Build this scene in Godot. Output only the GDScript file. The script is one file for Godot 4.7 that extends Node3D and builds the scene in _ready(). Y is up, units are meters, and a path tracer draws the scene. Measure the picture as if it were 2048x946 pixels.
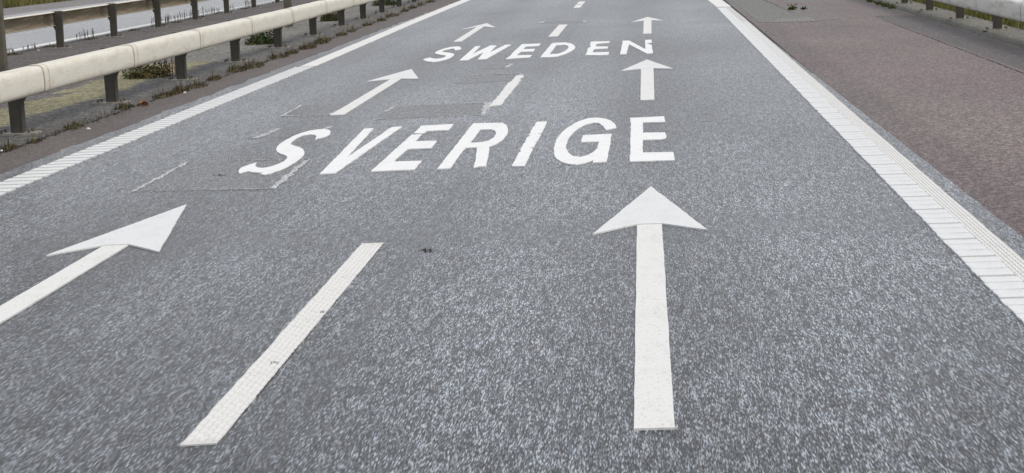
extends Node3D

const LETTERS = [
	["SVERIGE", "S", [[-3.317, -19.164], [-3.245, -19.409], [-3.240, -19.588], [-3.280, -19.901], [-3.323, -20.085], [-3.390, -20.211], [-3.459, -20.198], [-3.527, -20.093], [-3.573, -19.912], [-3.604, -19.649], [-3.616, -19.293], [-3.612, -18.910], [-3.592, -18.601], [-3.553, -18.328], [-3.506, -18.121], [-3.439, -17.931], [-3.373, -17.800], [-3.326, -17.664], [-3.293, -17.475], [-3.282, -17.269], [-3.293, -17.074], [-3.325, -16.889], [-3.376, -16.780], [-3.431, -16.829], [-3.476, -16.936], [-3.505, -17.084], [-3.528, -17.261], [-3.566, -17.075], [-3.593, -16.879], [-3.576, -16.695], [-3.541, -16.526], [-3.515, -16.440], [-3.497, -16.539], [-3.476, -16.596], [-3.419, -16.505], [-3.351, -16.453], [-3.318, -16.475], [-3.313, -16.328], [-3.267, -16.284], [-3.228, -16.380], [-3.188, -16.578], [-3.165, -16.840], [-3.158, -17.172], [-3.167, -17.493], [-3.188, -17.769], [-3.221, -17.995], [-3.275, -18.234], [-3.349, -18.452], [-3.427, -18.610], [-3.483, -18.743], [-3.504, -18.838], [-3.526, -19.085], [-3.532, -19.369], [-3.513, -19.652], [-3.467, -19.694], [-3.402, -19.626], [-3.357, -19.486], [-3.332, -19.297]], []],
	["SVERIGE", "V", [[-2.781, -16.191], [-2.954, -20.082], [-2.856, -20.102], [-2.732, -17.398], [-2.674, -20.153], [-2.567, -20.154], [-2.653, -16.208]], []],
	["SVERIGE", "E", [[-2.357, -19.397], [-2.366, -20.164], [-2.032, -20.211], [-2.029, -19.605], [-2.246, -19.587], [-2.252, -19.333]], []],
	["SVERIGE", "E", [[-2.361, -19.236], [-2.260, -19.280], [-2.247, -18.588], [-2.037, -18.574], [-2.022, -17.934], [-2.244, -17.918], [-2.246, -16.911], [-1.995, -16.894], [-1.987, -16.257], [-2.354, -16.234]], []],
	["SVERIGE", "R", [[-1.791, -16.239], [-1.824, -19.527], [-1.829, -20.220], [-1.515, -20.141], [-1.460, -19.899], [-1.409, -19.412], [-1.385, -18.877], [-1.393, -18.420], [-1.430, -18.065], [-1.477, -17.867], [-1.423, -17.041], [-1.384, -16.319], [-1.447, -16.309], [-1.487, -16.251], [-1.520, -16.881], [-1.588, -17.835], [-1.693, -17.836], [-1.694, -17.227], [-1.683, -16.246]], [[-1.697, -19.521], [-1.587, -19.504], [-1.533, -19.335], [-1.501, -19.039], [-1.497, -18.647], [-1.525, -18.392], [-1.579, -18.278], [-1.686, -18.242]]],
	["SVERIGE", "I", [[-1.164, -16.252], [-1.165, -16.859], [-1.163, -17.325], [-1.147, -17.279], [-1.165, -17.428], [-1.173, -17.995], [-1.146, -18.242], [-1.168, -18.160], [-1.168, -18.619], [-1.141, -18.667], [-1.164, -18.759], [-1.165, -19.672], [-1.147, -19.625], [-1.164, -19.763], [-1.157, -20.110], [-1.055, -20.096], [-1.050, -19.306], [-1.053, -18.874], [-1.100, -18.928], [-1.049, -18.789], [-1.053, -18.175], [-1.077, -18.072], [-1.052, -18.097], [-1.059, -17.632], [-1.102, -17.679], [-1.059, -17.538], [-1.058, -17.219], [-1.052, -16.217]], []],
	["SVERIGE", "G", [[-0.425, -19.008], [-0.324, -19.164], [-0.342, -19.532], [-0.383, -19.880], [-0.445, -20.144], [-0.539, -20.314], [-0.629, -20.298], [-0.719, -20.014], [-0.798, -19.506], [-0.853, -18.900], [-0.876, -18.284], [-0.869, -17.596], [-0.845, -17.076], [-0.810, -16.699], [-0.751, -16.416], [-0.691, -16.266], [-0.622, -16.188], [-0.552, -16.268], [-0.481, -16.487], [-0.486, -16.293], [-0.370, -16.296], [-0.366, -16.856], [-0.362, -17.621], [-0.365, -18.592], [-0.638, -18.574], [-0.634, -17.953], [-0.469, -17.943], [-0.474, -17.660], [-0.471, -17.395], [-0.499, -17.086], [-0.541, -16.853], [-0.600, -16.739], [-0.664, -16.802], [-0.715, -17.064], [-0.751, -17.425], [-0.766, -17.761], [-0.767, -18.281], [-0.742, -18.821], [-0.696, -19.307], [-0.635, -19.647], [-0.567, -19.785], [-0.509, -19.721], [-0.463, -19.416]], []],
	["SVERIGE", "E", [[-0.198, -20.148], [0.152, -20.180], [0.158, -19.581], [-0.067, -19.604], [-0.065, -18.592], [0.148, -18.527], [0.154, -18.161], [0.144, -18.024], [0.092, -17.937], [-0.068, -17.939], [-0.065, -16.892], [0.195, -16.854], [0.201, -16.246], [-0.172, -16.262], [-0.179, -16.614], [-0.173, -16.915], [-0.179, -17.557], [-0.182, -18.392], [-0.183, -19.388]], []],
	["SWEDEN", "S", [[-3.331, -33.951], [-3.251, -34.176], [-3.279, -34.573], [-3.339, -35.002], [-3.423, -35.160], [-3.513, -35.027], [-3.584, -34.594], [-3.631, -34.063], [-3.639, -33.613], [-3.618, -33.332], [-3.560, -33.065], [-3.452, -32.752], [-3.353, -32.517], [-3.319, -32.276], [-3.315, -32.025], [-3.344, -31.799], [-3.404, -31.675], [-3.491, -31.811], [-3.559, -32.098], [-3.601, -31.962], [-3.633, -31.771], [-3.625, -31.606], [-3.559, -31.297], [-3.466, -31.006], [-3.394, -30.900], [-3.306, -31.031], [-3.234, -31.330], [-3.197, -31.786], [-3.201, -32.367], [-3.224, -32.723], [-3.270, -32.978], [-3.377, -33.295], [-3.470, -33.464], [-3.519, -33.623], [-3.537, -33.908], [-3.505, -34.256], [-3.451, -34.502], [-3.402, -34.468], [-3.365, -34.254]], []],
	["SWEDEN", "W", [[-2.976, -30.981], [-3.056, -34.901], [-2.967, -34.995], [-2.903, -32.597], [-2.791, -35.008], [-2.677, -34.926], [-2.634, -32.765], [-2.524, -35.014], [-2.414, -34.995], [-2.558, -31.062], [-2.690, -31.067], [-2.753, -33.108], [-2.847, -31.009]], []],
	["SWEDEN", "E", [[-2.231, -30.888], [-2.212, -31.808], [-2.226, -32.321], [-2.227, -35.000], [-1.883, -34.951], [-1.884, -34.225], [-2.110, -34.194], [-2.106, -33.388], [-1.899, -33.373], [-1.891, -32.651], [-2.100, -32.669], [-2.115, -31.745], [-1.857, -31.659], [-1.861, -31.015], [-2.077, -30.995]], []],
	["SWEDEN", "D", [[-1.689, -30.953], [-1.683, -34.865], [-1.604, -35.009], [-1.444, -34.972], [-1.326, -34.546], [-1.248, -33.906], [-1.215, -33.412], [-1.212, -32.862], [-1.251, -32.185], [-1.327, -31.477], [-1.411, -31.045], [-1.546, -30.925]], [[-1.575, -31.640], [-1.576, -34.237], [-1.462, -34.311], [-1.372, -33.995], [-1.331, -33.494], [-1.329, -32.853], [-1.358, -32.257], [-1.429, -31.710]]],
	["SWEDEN", "E", [[-0.981, -34.197], [-0.989, -34.900], [-0.650, -34.792], [-0.653, -34.391], [-0.777, -34.245], [-0.869, -34.156], [-0.872, -33.357], [-0.653, -33.165], [-0.654, -32.620], [-0.855, -32.615], [-0.881, -32.421], [-0.878, -31.679], [-0.611, -31.618], [-0.609, -30.925], [-0.654, -30.922], [-0.804, -30.924], [-0.973, -31.066], [-0.974, -32.170], [-0.987, -32.441], [-0.979, -33.099], [-0.945, -33.260], [-0.976, -33.808]], []],
	["SWEDEN", "N", [[-0.425, -30.885], [-0.421, -34.783], [-0.311, -34.742], [-0.023, -31.954], [-0.028, -34.734], [0.087, -34.709], [0.086, -33.771], [-0.010, -33.724], [0.080, -33.089], [0.093, -30.867], [-0.005, -30.818], [-0.303, -33.610], [-0.324, -30.899]], []],
]

var rng := RandomNumberGenerator.new()
var patchy := FastNoiseLite.new()
var fine := FastNoiseLite.new()
var M := {}
var counts := {}

# ---------------------------------------------------------------- helpers
func numbered(called: String) -> String:
	var n: int = counts.get(called, 0)
	counts[called] = n + 1
	return called if n == 0 else "%s_%03d" % [called, n]

func tag(o: Node, label: String, category: String, group := "") -> void:
	o.set_meta("label", label)
	o.set_meta("category", category)
	if group != "":
		o.set_meta("group", group)

func thing(called: String, at: Vector3, label: String, category: String, group := "") -> Node3D:
	var o := Node3D.new()
	o.name = numbered(called)
	add_child(o)
	o.position = at
	tag(o, label, category, group)
	return o

func put(mesh: Mesh, called: String, parent: Node3D, at := Vector3.ZERO) -> MeshInstance3D:
	var o := MeshInstance3D.new()
	o.mesh = mesh
	o.name = numbered(called) if parent == self else called
	parent.add_child(o, true)
	o.position = at
	return o

func structure(mesh: Mesh, called: String) -> MeshInstance3D:
	var o := put(mesh, called, self)
	o.set_meta("kind", "structure")
	return o

func begin() -> SurfaceTool:
	var st := SurfaceTool.new()
	st.begin(Mesh.PRIMITIVE_TRIANGLES)
	return st

func done(st: SurfaceTool, m: Material) -> ArrayMesh:
	st.set_material(m)
	return st.commit()

func quad(st: SurfaceTool, a: Vector3, b: Vector3, c: Vector3, d: Vector3, uv := Vector2(0.5, 0.5), us := 0.0) -> void:
	var n := (c - a).cross(b - a).normalized()
	var k := 0
	for p: Vector3 in [a, b, c, a, c, d]:
		st.set_normal(n)
		if us > 0.0:
			if absf(n.y) > 0.6:
				st.set_uv(Vector2(p.x, p.z) * us)
			elif absf(n.x) > absf(n.z):
				st.set_uv(Vector2(p.z, p.y) * us)
			else:
				st.set_uv(Vector2(p.x, p.y) * us)
		else:
			st.set_uv(uv)
		st.add_vertex(p)
		k += 1

# one triangle, wound so that its front looks along n
func tri(st: SurfaceTool, p: Array, ns: Array, us: Array, c := Color.WHITE) -> void:
	var g: Vector3 = (p[2] - p[0]).cross(p[1] - p[0])
	var s: Vector3 = ns[0] + ns[1] + ns[2]
	for k in ([0, 1, 2] if g.dot(s) >= 0.0 else [0, 2, 1]):
		st.set_normal(ns[k])
		st.set_uv(us[k])
		st.set_color(c)
		st.add_vertex(p[k])

func box(st: SurfaceTool, lo: Vector3, hi: Vector3, us := 1.0) -> void:
	var p := []
	for i in 8:
		p.append(Vector3(hi.x if i & 1 else lo.x, hi.y if i & 2 else lo.y, hi.z if i & 4 else lo.z))
	quad(st, p[2], p[3], p[7], p[6], Vector2.ZERO, us)
	quad(st, p[0], p[4], p[5], p[1], Vector2.ZERO, us)
	quad(st, p[4], p[6], p[7], p[5], Vector2.ZERO, us)
	quad(st, p[0], p[1], p[3], p[2], Vector2.ZERO, us)
	quad(st, p[1], p[5], p[7], p[3], Vector2.ZERO, us)
	quad(st, p[0], p[2], p[6], p[4], Vector2.ZERO, us)

# a flat piece of thermoplastic or asphalt with an uneven edge: an outline on the ground given a thickness
func slab(outline: Array, y0: float, y1: float, m: Material, tile: Vector2, hole := [], step := 0.09, rough := 0.004) -> ArrayMesh:
	var ring := _uneven(outline, step, rough)
	if hole.size() > 2:
		var inner := _uneven(hole, step, rough)
		if Geometry2D.is_polygon_clockwise(inner) == Geometry2D.is_polygon_clockwise(ring):
			inner.reverse()
		# join the hole to the outline by a hairline cut, at the first place where that works
		var pairs := []
		for i in ring.size():
			for j in inner.size():
				pairs.append([ring[i].distance_squared_to(inner[j]), i, j])
		pairs.sort_custom(func(u, v): return u[0] < v[0])
		for attempt in 60:
			var bi: int = pairs[attempt][1]
			var bj: int = pairs[attempt][2]
			var off := (inner[bj] - ring[bi]).orthogonal().normalized() * (0.0008 if attempt % 2 else -0.0008)
			var joined := PackedVector2Array()
			for i in bi + 1:
				joined.append(ring[i])
			for j in inner.size() + 1:
				joined.append(inner[(bj + j) % inner.size()] + (off if j == inner.size() else Vector2.ZERO))
			joined.append(ring[bi] + off)
			for i in range(bi + 1, ring.size()):
				joined.append(ring[i])
			if not Geometry2D.triangulate_polygon(joined).is_empty():
				ring = joined
				break
	var idx := Geometry2D.triangulate_polygon(ring)
	if idx.is_empty():
		idx = Geometry2D.triangulate_polygon(PackedVector2Array(outline.map(func(a): return Vector2(a[0], a[1]))))
		print("outline could not be cut into triangles ", outline[0])
	var st := begin()
	for t in idx.size() / 3:
		var f := []
		var u := []
		for k in 3:
			var v := ring[idx[t * 3 + k]]
			f.append(Vector3(v.x, y1, v.y))
			u.append(v / tile)
		tri(st, f, [Vector3.UP, Vector3.UP, Vector3.UP], u)
	var turn := -1.0 if Geometry2D.is_polygon_clockwise(ring) else 1.0
	for i in ring.size():
		var a := ring[i]
		var b := ring[(i + 1) % ring.size()]
		if a.distance_squared_to(b) < 1e-6:
			continue
		var n := Vector3(b.y - a.y, 0, a.x - b.x).normalized() * turn
		var w := [Vector3(a.x, y0, a.y), Vector3(b.x, y0, b.y), Vector3(b.x, y1, b.y), Vector3(a.x, y1, a.y)]
		tri(st, [w[0], w[1], w[2]], [n, n, n], [a / tile, b / tile, b / tile])
		tri(st, [w[0], w[2], w[3]], [n, n, n], [a / tile, b / tile, a / tile])
	return done(st, m)

func _uneven(outline: Array, step: float, rough: float) -> PackedVector2Array:
	var r := PackedVector2Array()
	for i in outline.size():
		var a := Vector2(outline[i][0], outline[i][1])
		var b := Vector2(outline[(i + 1) % outline.size()][0], outline[(i + 1) % outline.size()][1])
		var n := maxi(1, int(a.distance_to(b) / step))
		for k in n:
			var p := a.lerp(b, float(k) / n)
			if k > 0:
				p += (b - a).orthogonal().normalized() * rng.randf_range(-rough, rough)
			r.append(p)
	return r

func spread(parts: Array) -> Array:
	var r := []
	for s in parts:
		var n := maxi(1, int(round(absf(s[1] - s[0]) / s[2])))
		for k in n:
			r.append(lerpf(s[0], s[1], float(k) / n))
	r.append(parts[-1][1])
	return r

# a sheet of ground: x positions, distances ahead, height and colour of each point
func sheet(xs: Array, zs: Array, at: Callable, tint: Callable, tile: Vector2, m: Material, drop := 0.0) -> ArrayMesh:
	var st := begin()
	st.set_smooth_group(0)
	var w := xs.size()
	for z in zs:
		for x in xs:
			var p: Vector3 = at.call(x, z)
			st.set_normal(Vector3.UP)
			st.set_uv(Vector2(p.x / tile.x, p.z / tile.y))
			st.set_color(tint.call(p.x, -p.z))
			st.add_vertex(p)
	for j in zs.size() - 1:
		for i in w - 1:
			var a := j * w + i
			for k in [a, a + w, a + w + 1, a, a + w + 1, a + 1]:
				st.add_index(k)
	if drop == 0.0:
		st.generate_normals()
	return done(st, m)

func lin(r: float, g: float, b: float) -> Color:
	return Color(r, g, b)

func srgb(r: float, g: float, b: float) -> Color:
	return Color(r, g, b).linear_to_srgb()

# ---------------------------------------------------------------- textures
# grains: stones of random tone, a few of them pale, bound in a darker mass; base is the typical value (linear), the spread is in powers of e
func grains(seed_: int, size: int, freq: float, base: float, spread_: float, hue: float, clump: float) -> ImageTexture:
	var layers := []
	for l in [[0, FastNoiseLite.TYPE_CELLULAR, 1.0], [7, FastNoiseLite.TYPE_SIMPLEX_SMOOTH, 0.8], [13, FastNoiseLite.TYPE_CELLULAR, 0.42], [19, FastNoiseLite.TYPE_SIMPLEX_SMOOTH, 0.12]]:
		var c := FastNoiseLite.new()
		c.seed = seed_ + l[0]
		c.noise_type = l[1]
		c.frequency = freq * l[2]
		c.fractal_type = FastNoiseLite.FRACTAL_NONE
		c.cellular_return_type = FastNoiseLite.RETURN_CELL_VALUE
		c.cellular_jitter = 1.0
		layers.append(c.get_seamless_image(size, size, false, false, 0.1, true).get_data())
	var a: PackedByteArray = layers[0]
	var b: PackedByteArray = layers[1]
	var g: PackedByteArray = layers[2]
	var h: PackedByteArray = layers[3]
	# tone of a grain for each byte, so that the loop below stays short
	var curve := PackedFloat32Array()
	for i in 1024:
		curve.append(clampf(base * exp((i / 1023.0 - 0.5) * 4.0), 0.02, 1.0))
	var k0 := spread_ * 0.9 / 255.0 * 0.25 * 1023.0
	var k1 := spread_ * 1.3 / 255.0 * 0.25 * 1023.0
	var k2 := spread_ * clump / 255.0 * 0.25 * 1023.0
	var k3 := spread_ * 0.22 / 255.0 * 0.25 * 1023.0
	var mid := 511.5 - 127.5 * (k0 + k1 + k2 + k3)
	var out := PackedByteArray()
	out.resize(size * size * 3)
	for i in size * size:
		var v := curve[clampi(int(mid + k0 * a[i] + k1 * b[i] + k2 * g[i] + k3 * h[i]), 0, 1023)]
		var t := hue * ((a[i] * 7 % 256) / 255.0 - 0.5)
		var r := sqrt(v) * 255.0 # close to the sRGB curve
		out[i * 3] = mini(int(r * (1.0 + t)), 255)
		out[i * 3 + 1] = int(r)
		out[i * 3 + 2] = mini(int(r * (1.0 - t)), 255)
	return ImageTexture.create_from_image(Image.create_from_data(size, size, false, Image.FORMAT_RGB8, out))

# paint: nearly even, with specks of dirt and soft blotches of grime
func paint_tex(seed_: int, size: int, clean: Color, dirt: Color, specks: float, blotch: float, stretch := 1.0) -> ImageTexture:
	var d := FastNoiseLite.new()
	d.seed = seed_
	d.frequency = 0.09
	d.fractal_octaves = 4
	var e := FastNoiseLite.new()
	e.seed = seed_ + 3
	e.frequency = 0.012
	e.fractal_octaves = 4
	var b := d.get_seamless_image(size, size).get_data()
	var g := e.get_seamless_image(size, size).get_data()
	var im := Image.create(size, size, false, Image.FORMAT_RGB8)
	var dc := dirt.linear_to_srgb()
	var cc := clean.linear_to_srgb()
	for y in size:
		for x in size:
			var k := y * size + x
			var t := clampf((b[k] / 255.0 - 0.62) * specks, 0.0, 1.0) * 0.8 + clampf((g[int(y * stretch) % size * size + x] / 255.0 - 0.5) * blotch, 0.0, 1.0)
			im.set_pixel(x, y, cc.lerp(dc, clampf(t, 0.0, 1.0)))
	return ImageTexture.create_from_image(im)

func mat(tex: Texture2D, rough: float, tint := Color.WHITE, vertex := false, spec := 0.5) -> StandardMaterial3D:
	var m := StandardMaterial3D.new()
	m.albedo_color = tint
	if tex:
		m.albedo_texture = tex
	m.roughness = rough
	m.metallic_specular = spec
	m.vertex_color_use_as_albedo = vertex
	return m

func make_materials() -> void:
	var stones := grains(11, 2048, 0.27, 0.25, 2.05, 0.06, 0.38)
	var tight := grains(29, 1024, 0.24, 0.43, 1.1, 0.06, 0.8)
	M.asphalt = mat(stones, 0.30, Color.WHITE, true, 0.2)
	M.asphalt.heightmap_enabled = true
	M.asphalt.heightmap_texture = stones
	M.asphalt.heightmap_scale = 0.12
	M.tight = mat(tight, 0.6, Color.WHITE, true, 0.4)
	M.patch = mat(stones, 0.31, srgb(0.40, 0.42, 0.455), false, 0.2)
	M.wedge = mat(tight, 0.65, srgb(0.30, 0.295, 0.275), false, 0.5)
	M.sealant = mat(tight, 0.5, srgb(0.95, 0.96, 1.0))
	M.scuff = mat(tight, 0.8, srgb(0.62, 0.61, 0.62), false, 0.4)
	M.crack = mat(tight, 0.9, srgb(0.075, 0.07, 0.065), false, 0.3)
	M.concrete = mat(grains(31, 1024, 0.17, 0.46, 0.75, 0.06, 0.9), 0.85, Color.WHITE, true, 0.3)
	var paint := paint_tex(41, 512, lin(0.70, 0.71, 0.72), lin(0.47, 0.475, 0.48), 3.0, 0.45)
	M.paint = mat(paint, 0.42)
	M.fresh = mat(paint, 0.42, Color(1, 1, 1))
	M.fresh.albedo_texture = paint_tex(43, 512, lin(0.83, 0.835, 0.84), lin(0.50, 0.505, 0.51), 2.6, 0.5)
	var cream := paint_tex(47, 512, lin(0.72, 0.722, 0.715), lin(0.44, 0.44, 0.435), 3.0, 0.5)
	M.cream = mat(cream, 0.6)
	M.strip = mat(cream, 0.8, srgb(0.46, 0.45, 0.44))
	M.bed_dark = mat(cream, 0.8, srgb(0.55, 0.545, 0.53))
	M.bed_pale = mat(cream, 0.7, srgb(0.86, 0.86, 0.85))
	M.bed = mat(cream, 0.7, srgb(0.74, 0.735, 0.715))
	M.rail = mat(paint_tex(53, 512, lin(0.71, 0.68, 0.60), lin(0.36, 0.27, 0.17), 1.3, 0.5, 2.0), 0.42)
	M.rail_old = mat(paint_tex(59, 512, lin(0.60, 0.60, 0.57), lin(0.22, 0.215, 0.18), 1.5, 1.1, 1.0), 0.6)
	M.inside = mat(paint_tex(61, 512, lin(0.23, 0.19, 0.13), lin(0.55, 0.49, 0.38), 3.2, 1.8, 0.5), 0.9)
	M.seam = mat(paint_tex(67, 256, lin(0.46, 0.41, 0.33), lin(0.22, 0.17, 0.11), 2.0, 2.0), 0.7)
	M.post = mat(paint_tex(71, 256, lin(0.062, 0.057, 0.046), lin(0.038, 0.034, 0.028), 2.0, 1.2), 0.75)
	M.plate = mat(paint_tex(73, 256, lin(0.30, 0.29, 0.26), lin(0.11, 0.085, 0.06), 2.0, 1.6), 0.8)
	M.bolt = mat(null, 0.7, srgb(0.10, 0.085, 0.07))
	M.pole = mat(paint_tex(79, 256, lin(0.11, 0.098, 0.075), lin(0.06, 0.055, 0.045), 2.0, 1.2), 0.8)
	M.leaf = mat(null, 0.65, Color.WHITE, true, 0.3)
	M.leaf.backlight_enabled = true
	M.leaf.backlight = Color(0.12, 0.14, 0.05)
	M.litter = mat(null, 0.7, srgb(0.75, 0.75, 0.73))
	M.ground = mat(tight, 0.95, srgb(0.20, 0.21, 0.10), false, 0.2)

# ---------------------------------------------------------------- the setting
func build_setting() -> void:
	structure(sheet(spread([[-900.0, 900.0, 300.0]]), spread([[900.0, -900.0, 300.0]]),
		func(x, z): return Vector3(x, -0.35, z), func(_x, _z): return Color.WHITE, Vector2(3, 3), M.ground), "ground")

	# the carriageway: coarse aged asphalt; the middle of each lane is stained darker by oil, the wheel tracks are worn pale
	var road_tint := func(x: float, z: float) -> Color:
		var v := 0.50
		for c in [-0.02, -3.55]:
			v -= 0.125 * exp(-pow((x - c) / 0.5, 2.0))
			for s in [-1, 1]:
				v += 0.05 * exp(-pow((x - c - s * 0.95) / 0.35, 2.0))
		v *= 1.0 + 0.44 * patchy.get_noise_2d(x * 22.0, z * 6.0) + 0.12 * patchy.get_noise_2d(x * 70.0 + 300.0, z * 25.0)
		return Color(v * 0.91, v * 0.985, v * 1.12)
	var road := structure(sheet(spread([[-5.86, 2.26, 0.14]]), spread([[14.0, -6.0, 1.0], [-6.0, -70.0, 0.3], [-70.0, -320.0, 8.0]]),
		func(x, z):
			var e := x as float
			if e < -5.8:
				e += 0.07 * fine.get_noise_2d(z * 60.0, 3.0) + 0.04 * fine.get_noise_2d(z * 210.0, 9.0)
			if e > 2.2:
				e = 2.215 - 0.0056 * clampf(-z - 8.0, 0.0, 26.0) + 0.012 * fine.get_noise_2d(z * 90.0, 30.0)
			return Vector3(e, 0.0, z), road_tint, Vector2(3.3, 28.0), M.asphalt), "road")

	# brown strip of old asphalt beside the left edge line
	structure(sheet(spread([[-6.5, -5.6, 0.1]]), spread([[14.0, -12.0, 2.0], [-12.0, -75.0, 0.3], [-75.0, -320.0, 10.0]]),
		func(x, z): return Vector3(x + (0.03 * fine.get_noise_2d(z * 80.0, 50.0) if x < -6.45 else 0.0) - maxf(0.0, -z - 38.0) * 0.012 * clampf((-5.6 - x) / 0.9, 0, 1), -0.006, z),
		func(x: float, z: float) -> Color:
			var n := patchy.get_noise_2d(x * 60.0, z * 22.0)
			return Color(0.222, 0.185, 0.172) * (1.0 + 0.22 * n), Vector2(2.3, 3.1), M.tight), "left_shoulder")

	# the median: concrete pads, moss and old reddish asphalt between the two guardrails
	var median_tint := func(x: float, z: float) -> Color:
		var w := 0.35 * fine.get_noise_2d(x * 70.0, z * 26.0) + 0.2 * fine.get_noise_2d(x * 220.0, z * 80.0)
		var c := Color(0.257, 0.234, 0.230)
		if x > -9.6 + w and z > 33.5 + 2.0 * w:
			c = Color(0.390, 0.378, 0.347)
			if x > -7.35 + w:
				c = Color(0.281, 0.273, 0.261)
		elif x > -7.5 + 0.7 * w - 0.10 * clampf((z - 24.0) / 8.0, -0.6, 1.0):
			c = Color(0.257, 0.250, 0.242)
		elif x > -8.55 + w - 0.25 * clampf((z - 29.0) / 5.0, -1.0, 1.0):
			c = Color(0.46, 0.43, 0.27)
		var n := patchy.get_noise_2d(x * 40.0 + 90.0, z * 25.0)
		return c * (1.0 + 0.22 * n)
	var median := structure(sheet(spread([[-13.2, -9.8, 0.25], [-9.8, -6.42, 0.09]]), spread([[14.0, -14.0, 2.0], [-14.0, -70.0, 0.2], [-70.0, -320.0, 10.0]]),
		func(x, z): return Vector3(x - maxf(0.0, -z - 38.0) * 0.012 * clampf((x + 13.2) / 6.0, 0, 1), -0.010 if x > -6.5 else -0.002, z), median_tint, Vector2(3.6, 5.1), M.concrete), "median")

	# the opposite carriageway and its far shoulder
	structure(sheet(spread([[-22.3, -13.15, 0.5]]), spread([[14.0, -20.0, 4.0], [-20.0, -120.0, 1.0], [-120.0, -320.0, 10.0]]),
		func(x, z): return Vector3(x, -0.004 if x < -13.2 else -0.006, z),
		func(x: float, z: float) -> Color:
			var v := 0.80 * (1.0 + 0.14 * patchy.get_noise_2d(x * 18.0, z * 8.0))
			return Color(v * 0.98, v, v * 1.05), Vector2(3.1, 24.0), M.asphalt), "opposite_road")
	structure(sheet(spread([[-25.9, -22.2, 0.3]]), spread([[14.0, -40.0, 4.0], [-40.0, -130.0, 1.0], [-130.0, -320.0, 10.0]]),
		func(x, z): return Vector3(x + (0.12 * fine.get_noise_2d(z * 40.0, 7.0) if x < -25.7 else 0.0), -0.009, z),
		func(x: float, z: float) -> Color:
			return Color(0.36, 0.325, 0.32) * (1.0 + 0.2 * patchy.get_noise_2d(x * 30.0, z * 14.0)), Vector2(2.3, 3.1), M.tight), "far_shoulder")
	structure(sheet(spread([[-60.0, -25.5, 1.5]]), spread([[14.0, -320.0, 4.0]]),
		func(x, z): return Vector3(x, -0.05 + (-25.5 - x) * 0.10 + 0.06 * fine.get_noise_2d(x * 20.0, z * 20.0), z),
		func(x: float, z: float) -> Color:
			return Color(0.16, 0.17, 0.075) * (1.0 + 0.5 * patchy.get_noise_2d(x * 30.0, z * 30.0)), Vector2(1.5, 1.5), M.concrete), "far_verge")

	# the hard shoulder on the right: reddish asphalt that falls gently to the kerb
	var red := structure(sheet(spread([[2.05, 5.66, 0.12]]), spread([[14.0, -8.0, 1.0], [-8.0, -75.0, 0.3], [-75.0, -320.0, 10.0]]),
		func(x, z): return Vector3(x, fall(x), z),
		func(x: float, z: float) -> Color:
			var n := patchy.get_noise_2d(x * 35.0 + 40.0, z * 16.0)
			var k := patchy.get_noise_2d(x * 18.0 - 200.0, z * 9.0)
			var c := Color(0.335, 0.248, 0.252).lerp(Color(0.345, 0.278, 0.262), clampf(0.5 + 1.4 * k, 0.0, 1.0))
			if x > 4.74 + 0.03 * fine.get_noise_2d(z * 60.0, 77.0) and z < 41.5:
				c = Color(0.20, 0.172, 0.168)
			elif z > 41.2 + 0.8 * fine.get_noise_2d(x * 60.0, 5.0):
				c = c.lerp(Color(0.31, 0.285, 0.265), clampf(0.35 + 1.8 * n, 0.0, 1.0))
			elif x < 2.55:
				c = c * 0.86
			return c * (1.0 + 0.16 * n), Vector2(2.7, 5.0), M.tight), "right_shoulder")
	# grey wedge of newer asphalt that starts beside the edge line
	var wedge := put(slab([[2.27, -39.6], [3.42, -39.7], [3.30, -43.2], [3.12, -51.8], [2.9, -66.0], [2.27, -66.0]], -0.05, 0.0, M.wedge, Vector2(2.3, 4.0), [], 0.3, 0.02), "repair_patch", red)
	wedge.set_meta("label", "grey wedge of newer asphalt with a pale front edge")
	var lip := put(slab([[2.5, -39.5], [3.44, -39.6], [3.38, -41.4], [2.7, -40.9]], -0.05, 0.004, M.sealant_dull, Vector2(2.3, 4.0), [], 0.2, 0.03), "sealant_edge", red)
	for o: Node3D in [wedge, lip]:
		o.rotation.z = -0.0219
		o.position.y = 0.0462
	for c in [[2.95, 37.45, 4.05, 37.3, 0.04], [4.66, 21.0, 4.74, 41.4, 0.018], [3.42, 39.8, 5.1, 41.6, 0.035], [3.26, 43.5, 3.1, 54.0, 0.03]]:
		put(crack_line(Vector2(c[0], -c[1]), Vector2(c[2], -c[3]), c[4], 0.0, true), "crack", red)

	# concrete kerb with a broad flat top that carries the right guardrail
	var st := begin()
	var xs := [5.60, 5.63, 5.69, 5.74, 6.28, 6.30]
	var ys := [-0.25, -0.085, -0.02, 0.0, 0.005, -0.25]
	var zs := spread([[14.0, -20.0, 2.0], [-20.0, -75.0, 0.25], [-75.0, -320.0, 10.0]])
	for z in zs:
		for i in xs.size():
			var wob := 0.018 * fine.get_noise_2d(z * 50.0, 11.0 + i * 0.0) if i < 4 else 0.05 * fine.get_noise_2d(z * 60.0, 70.0)
			var p := Vector3(xs[i] + wob, ys[i], z)
			st.set_uv(Vector2((xs[i] + ys[i]) / 1.7, z / 1.9))
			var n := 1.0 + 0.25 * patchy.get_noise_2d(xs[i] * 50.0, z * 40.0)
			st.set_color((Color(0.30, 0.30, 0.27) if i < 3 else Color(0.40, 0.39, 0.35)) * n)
			st.add_vertex(p)
	for j in zs.size() - 1:
		for i in xs.size() - 1:
			var a := j * xs.size() + i
			for k in [a, a + xs.size(), a + xs.size() + 1, a, a + xs.size() + 1, a + 1]:
				st.add_index(k)
	st.generate_normals()
	structure(done(st, M.concrete), "kerb")
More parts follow.
